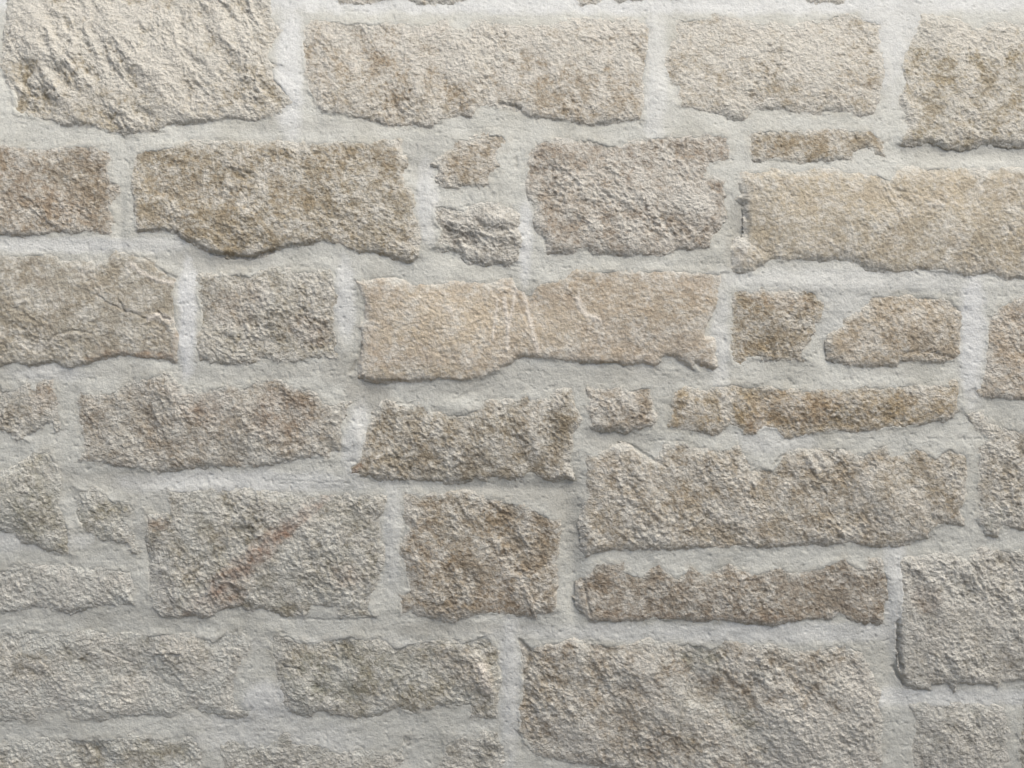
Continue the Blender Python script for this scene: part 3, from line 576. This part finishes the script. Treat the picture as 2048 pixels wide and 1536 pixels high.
# ------------------------------------------------------------------ the mortar, one continuous bed behind and between the stones
def build_mortar():
    def axis(a, i0, i1, b, fine, coarse):
        return np.concatenate([np.arange(a, i0, coarse), np.arange(i0, i1, fine), np.arange(i1, b + coarse, coarse)])
    gx = axis(X0 - 10, -60, 2110, X1 + 10, 2.0, 9.0); gy = axis(Y0 - 10, -50, 1590, Y1 + 6, 2.0, 9.0)
    nx, ny = len(gx), len(gy)
    X, Y = np.meshgrid(gx, gy)
    h = base(X, Y)
    sub = np.zeros(X.shape)
    near = np.full(X.shape, 1e9)
    recess = np.zeros(X.shape); lip = np.zeros(X.shape)
    for st in ST:
        xs = [p[0] for p in st['P']]; ys = [p[1] for p in st['P']]
        M = 60
        i0, i1 = np.searchsorted(gx, [min(xs) - M, max(xs) + M]); j0, j1 = np.searchsorted(gy, [min(ys) - M, max(ys) + M])
        sl = (slice(j0, j1), slice(i0, i1))
        if X[sl].size == 0: continue
        sd, dx, dy = sdist(X[sl], Y[sl], st['P'], st['wob'])
        out = np.maximum(-sd, 0)
        below = np.clip(dy, 0, 1) * (sd < 0); left = np.clip(-dx, 0, 1) * (sd < 0); above = np.clip(-dy, 0, 1) * (sd < 0); right = np.clip(dx, 0, 1) * (sd < 0)
        k = max(st['P0'], 2) / 6.0
        vv = .55 + .9 * fbm(X[sl], Y[sl], 80, 2, 171)
        r = k * vv * (2.0 * below + 1.5 * left + .3 * right) * np.exp(-out / 24.0)
        recess[sl] = np.maximum(recess[sl], r)
        ins = np.maximum(sd, 0)
        ab2 = np.where(sd < 0, np.clip(-dy, 0, 1), np.clip(dy, 0, 1)); ri2 = np.where(sd < 0, np.clip(dx, 0, 1), np.clip(-dx, 0, 1))
        smear = np.clip(.5 + 1.2 * fbm(X[sl], Y[sl], 60, 2, 177), 0, 1.25)
        lev = np.maximum(edge_level(st, Y[sl]), .8)
        fil = smear * (.75 * lev * (1 - .55 * np.where(sd < 0, np.clip(dy, 0, 1), np.clip(-dy, 0, 1))) + .8 * ab2) * np.exp(-(out / 17.0) ** 1.3) * np.exp(-(ins / 9.0) ** 2)
        lip[sl] = np.maximum(lip[sl], fil)
        ins = np.maximum(sd, 0)
        # under the stone the bed drops away behind it
        sub[sl] = np.maximum(sub[sl], np.where(sd > 0, 26 * sstep(5, 24, ins), 0))
        near[sl] = np.minimum(near[sl], out)
    h = h - recess + lip
    for (cx, cy, rx, ry, mm) in DENTS:
        q = ((X - cx) / rx) ** 2 + ((Y - cy) / ry) ** 2
        h = h + (mm * 1.15 if mm < 0 else mm) * np.exp(-q * .8)
    # trowel drags, lumps, sand
    lump = fbm(X, Y, 60, 2, 181) * 1.7
    drag = fbm(X / 3.2, Y, 18, 2, 191) * .4
    rag = fbm(X, Y, 14, 2, 201, .6) * .35
    sand = fbm(X, Y, 6.5, 1, 211) * .16
    edge = ridge(X, Y, 34, 2, 221) * .9 * sstep(26, 4, near)
    kh, kl, kd = stroke_field(X, Y)
    pits = -1.5 * sstep(.60, .78, perlin(X / 9.0, Y / 9.0, 215)) - 1.2 * sstep(.62, .75, perlin(X / 15.0 + 3, Y / 15.0, 217))
    h = h + pits + lump + drag * 1.5 + rag + sand + edge + kh - sub
    # --- colour
    warp = fbm(X, Y, 40, 3, 231, .6)
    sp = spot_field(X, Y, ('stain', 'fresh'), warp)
    col = np.ones(X.shape + (3,)) * MORT
    v = fbm(X, Y, 220, 3, 241)
    col = col * (1 + .10 * v + .05 * fbm(X, Y, 30, 3, 251))[..., None]
    col = mixc(col, lin((172, 168, 153)), np.clip(.12 + .9 * fbm(X, Y, 120, 3, 261), 0, .6))
    col = mixc(col, lin((154, 149, 136)), np.clip(sp['stain'] * .8, 0, 1))  # real stains plus the soft shade of the joints, painted darker
    col = mixc(col, lin((210, 208, 199)), np.clip(sp['fresh'] * .85, 0, 1))  # fresh mortar plus the wall's brighter top, painted paler
    # a film of stone dust where the trowel met the stones
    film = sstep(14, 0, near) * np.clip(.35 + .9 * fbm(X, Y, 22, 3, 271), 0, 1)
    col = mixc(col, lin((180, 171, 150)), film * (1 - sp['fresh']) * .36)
    dk = np.maximum(kd, .8 * sstep(.60, .8, fbm(X, Y, 7, 2, 281)) * .6)
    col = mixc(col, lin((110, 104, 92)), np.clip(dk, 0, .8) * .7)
    x, y, z = to_world(X, Y, h)
    q = grid_quads(ny, nx, np.ones(X.shape, bool))
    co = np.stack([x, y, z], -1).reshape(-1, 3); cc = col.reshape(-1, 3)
    # back, top and ends close the wall into a solid 0.45 m thick
    idx = np.arange(nx * ny).reshape(ny, nx)
    loop = np.concatenate([idx[0, :], idx[1:, -1], idx[-1, -2::-1], idx[-2:0:-1, 0]])
    b = co[loop].copy(); b[:, 1] = .48
    n0 = len(co); co = np.concatenate([co, b]); cc = np.concatenate([cc, cc[loop]])
    k = np.arange(len(loop)); k2 = (k + 1) % len(loop)
    sq = np.stack([loop[k2], n0 + k2, n0 + k, loop[k]], 1)
    corners = [n0, n0 + nx - 1, n0 + nx - 1 + ny - 1, n0 + 2 * (nx - 1) + ny - 1]
    q = np.concatenate([q, sq, np.array([[corners[0], corners[1], corners[2], corners[3]]])])
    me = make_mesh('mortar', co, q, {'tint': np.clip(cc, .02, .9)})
    me.materials.append(M_MORTAR)
    o = bpy.data.objects.new('mortar', me); S.collection.objects.link(o); o.parent = wall

build_mortar()
for i, st in enumerate(ST): build_stone(i, st)

# ------------------------------------------------------------------ ground at the foot of the wall
def build_ground():
    m, nt, bs = new_mat('dry_gravel')
    L = nt.links.new
    tc = nn(nt, 'ShaderNodeTexCoord')
    n1 = nn(nt, 'ShaderNodeTexNoise', Scale=40.0, Detail=8.0, Roughness=.7)
    n2 = nn(nt, 'ShaderNodeTexNoise', Scale=1.3, Detail=4.0)
    L(tc.outputs['Object'], n1.inputs['Vector']); L(tc.outputs['Object'], n2.inputs['Vector'])
    cr = nn(nt, 'ShaderNodeValToRGB'); L(n1.outputs[0], cr.inputs[0])
    cr.color_ramp.elements[0].position = .3; cr.color_ramp.elements[0].color = (.10, .09, .075, 1)
    cr.color_ramp.elements[1].position = .75; cr.color_ramp.elements[1].color = (.30, .27, .23, 1)
    L(cr.outputs[0], bs.inputs['Base Color'])
    bu = nn(nt, 'ShaderNodeBump', Strength=1.0, Distance=.02); L(n1.outputs[0], bu.inputs['Height']); L(bu.outputs[0], bs.inputs['Normal'])
    me = bpy.data.meshes.new('ground')
    R = 150.0
    me.from_pydata([(-R, -R, 0), (R, -R, 0), (R, R, 0), (-R, R, 0)], [], [(0, 1, 2, 3)])
    me.materials.append(m)
    o = bpy.data.objects.new('ground', me); S.collection.objects.link(o); o['kind'] = 'structure'
build_ground()
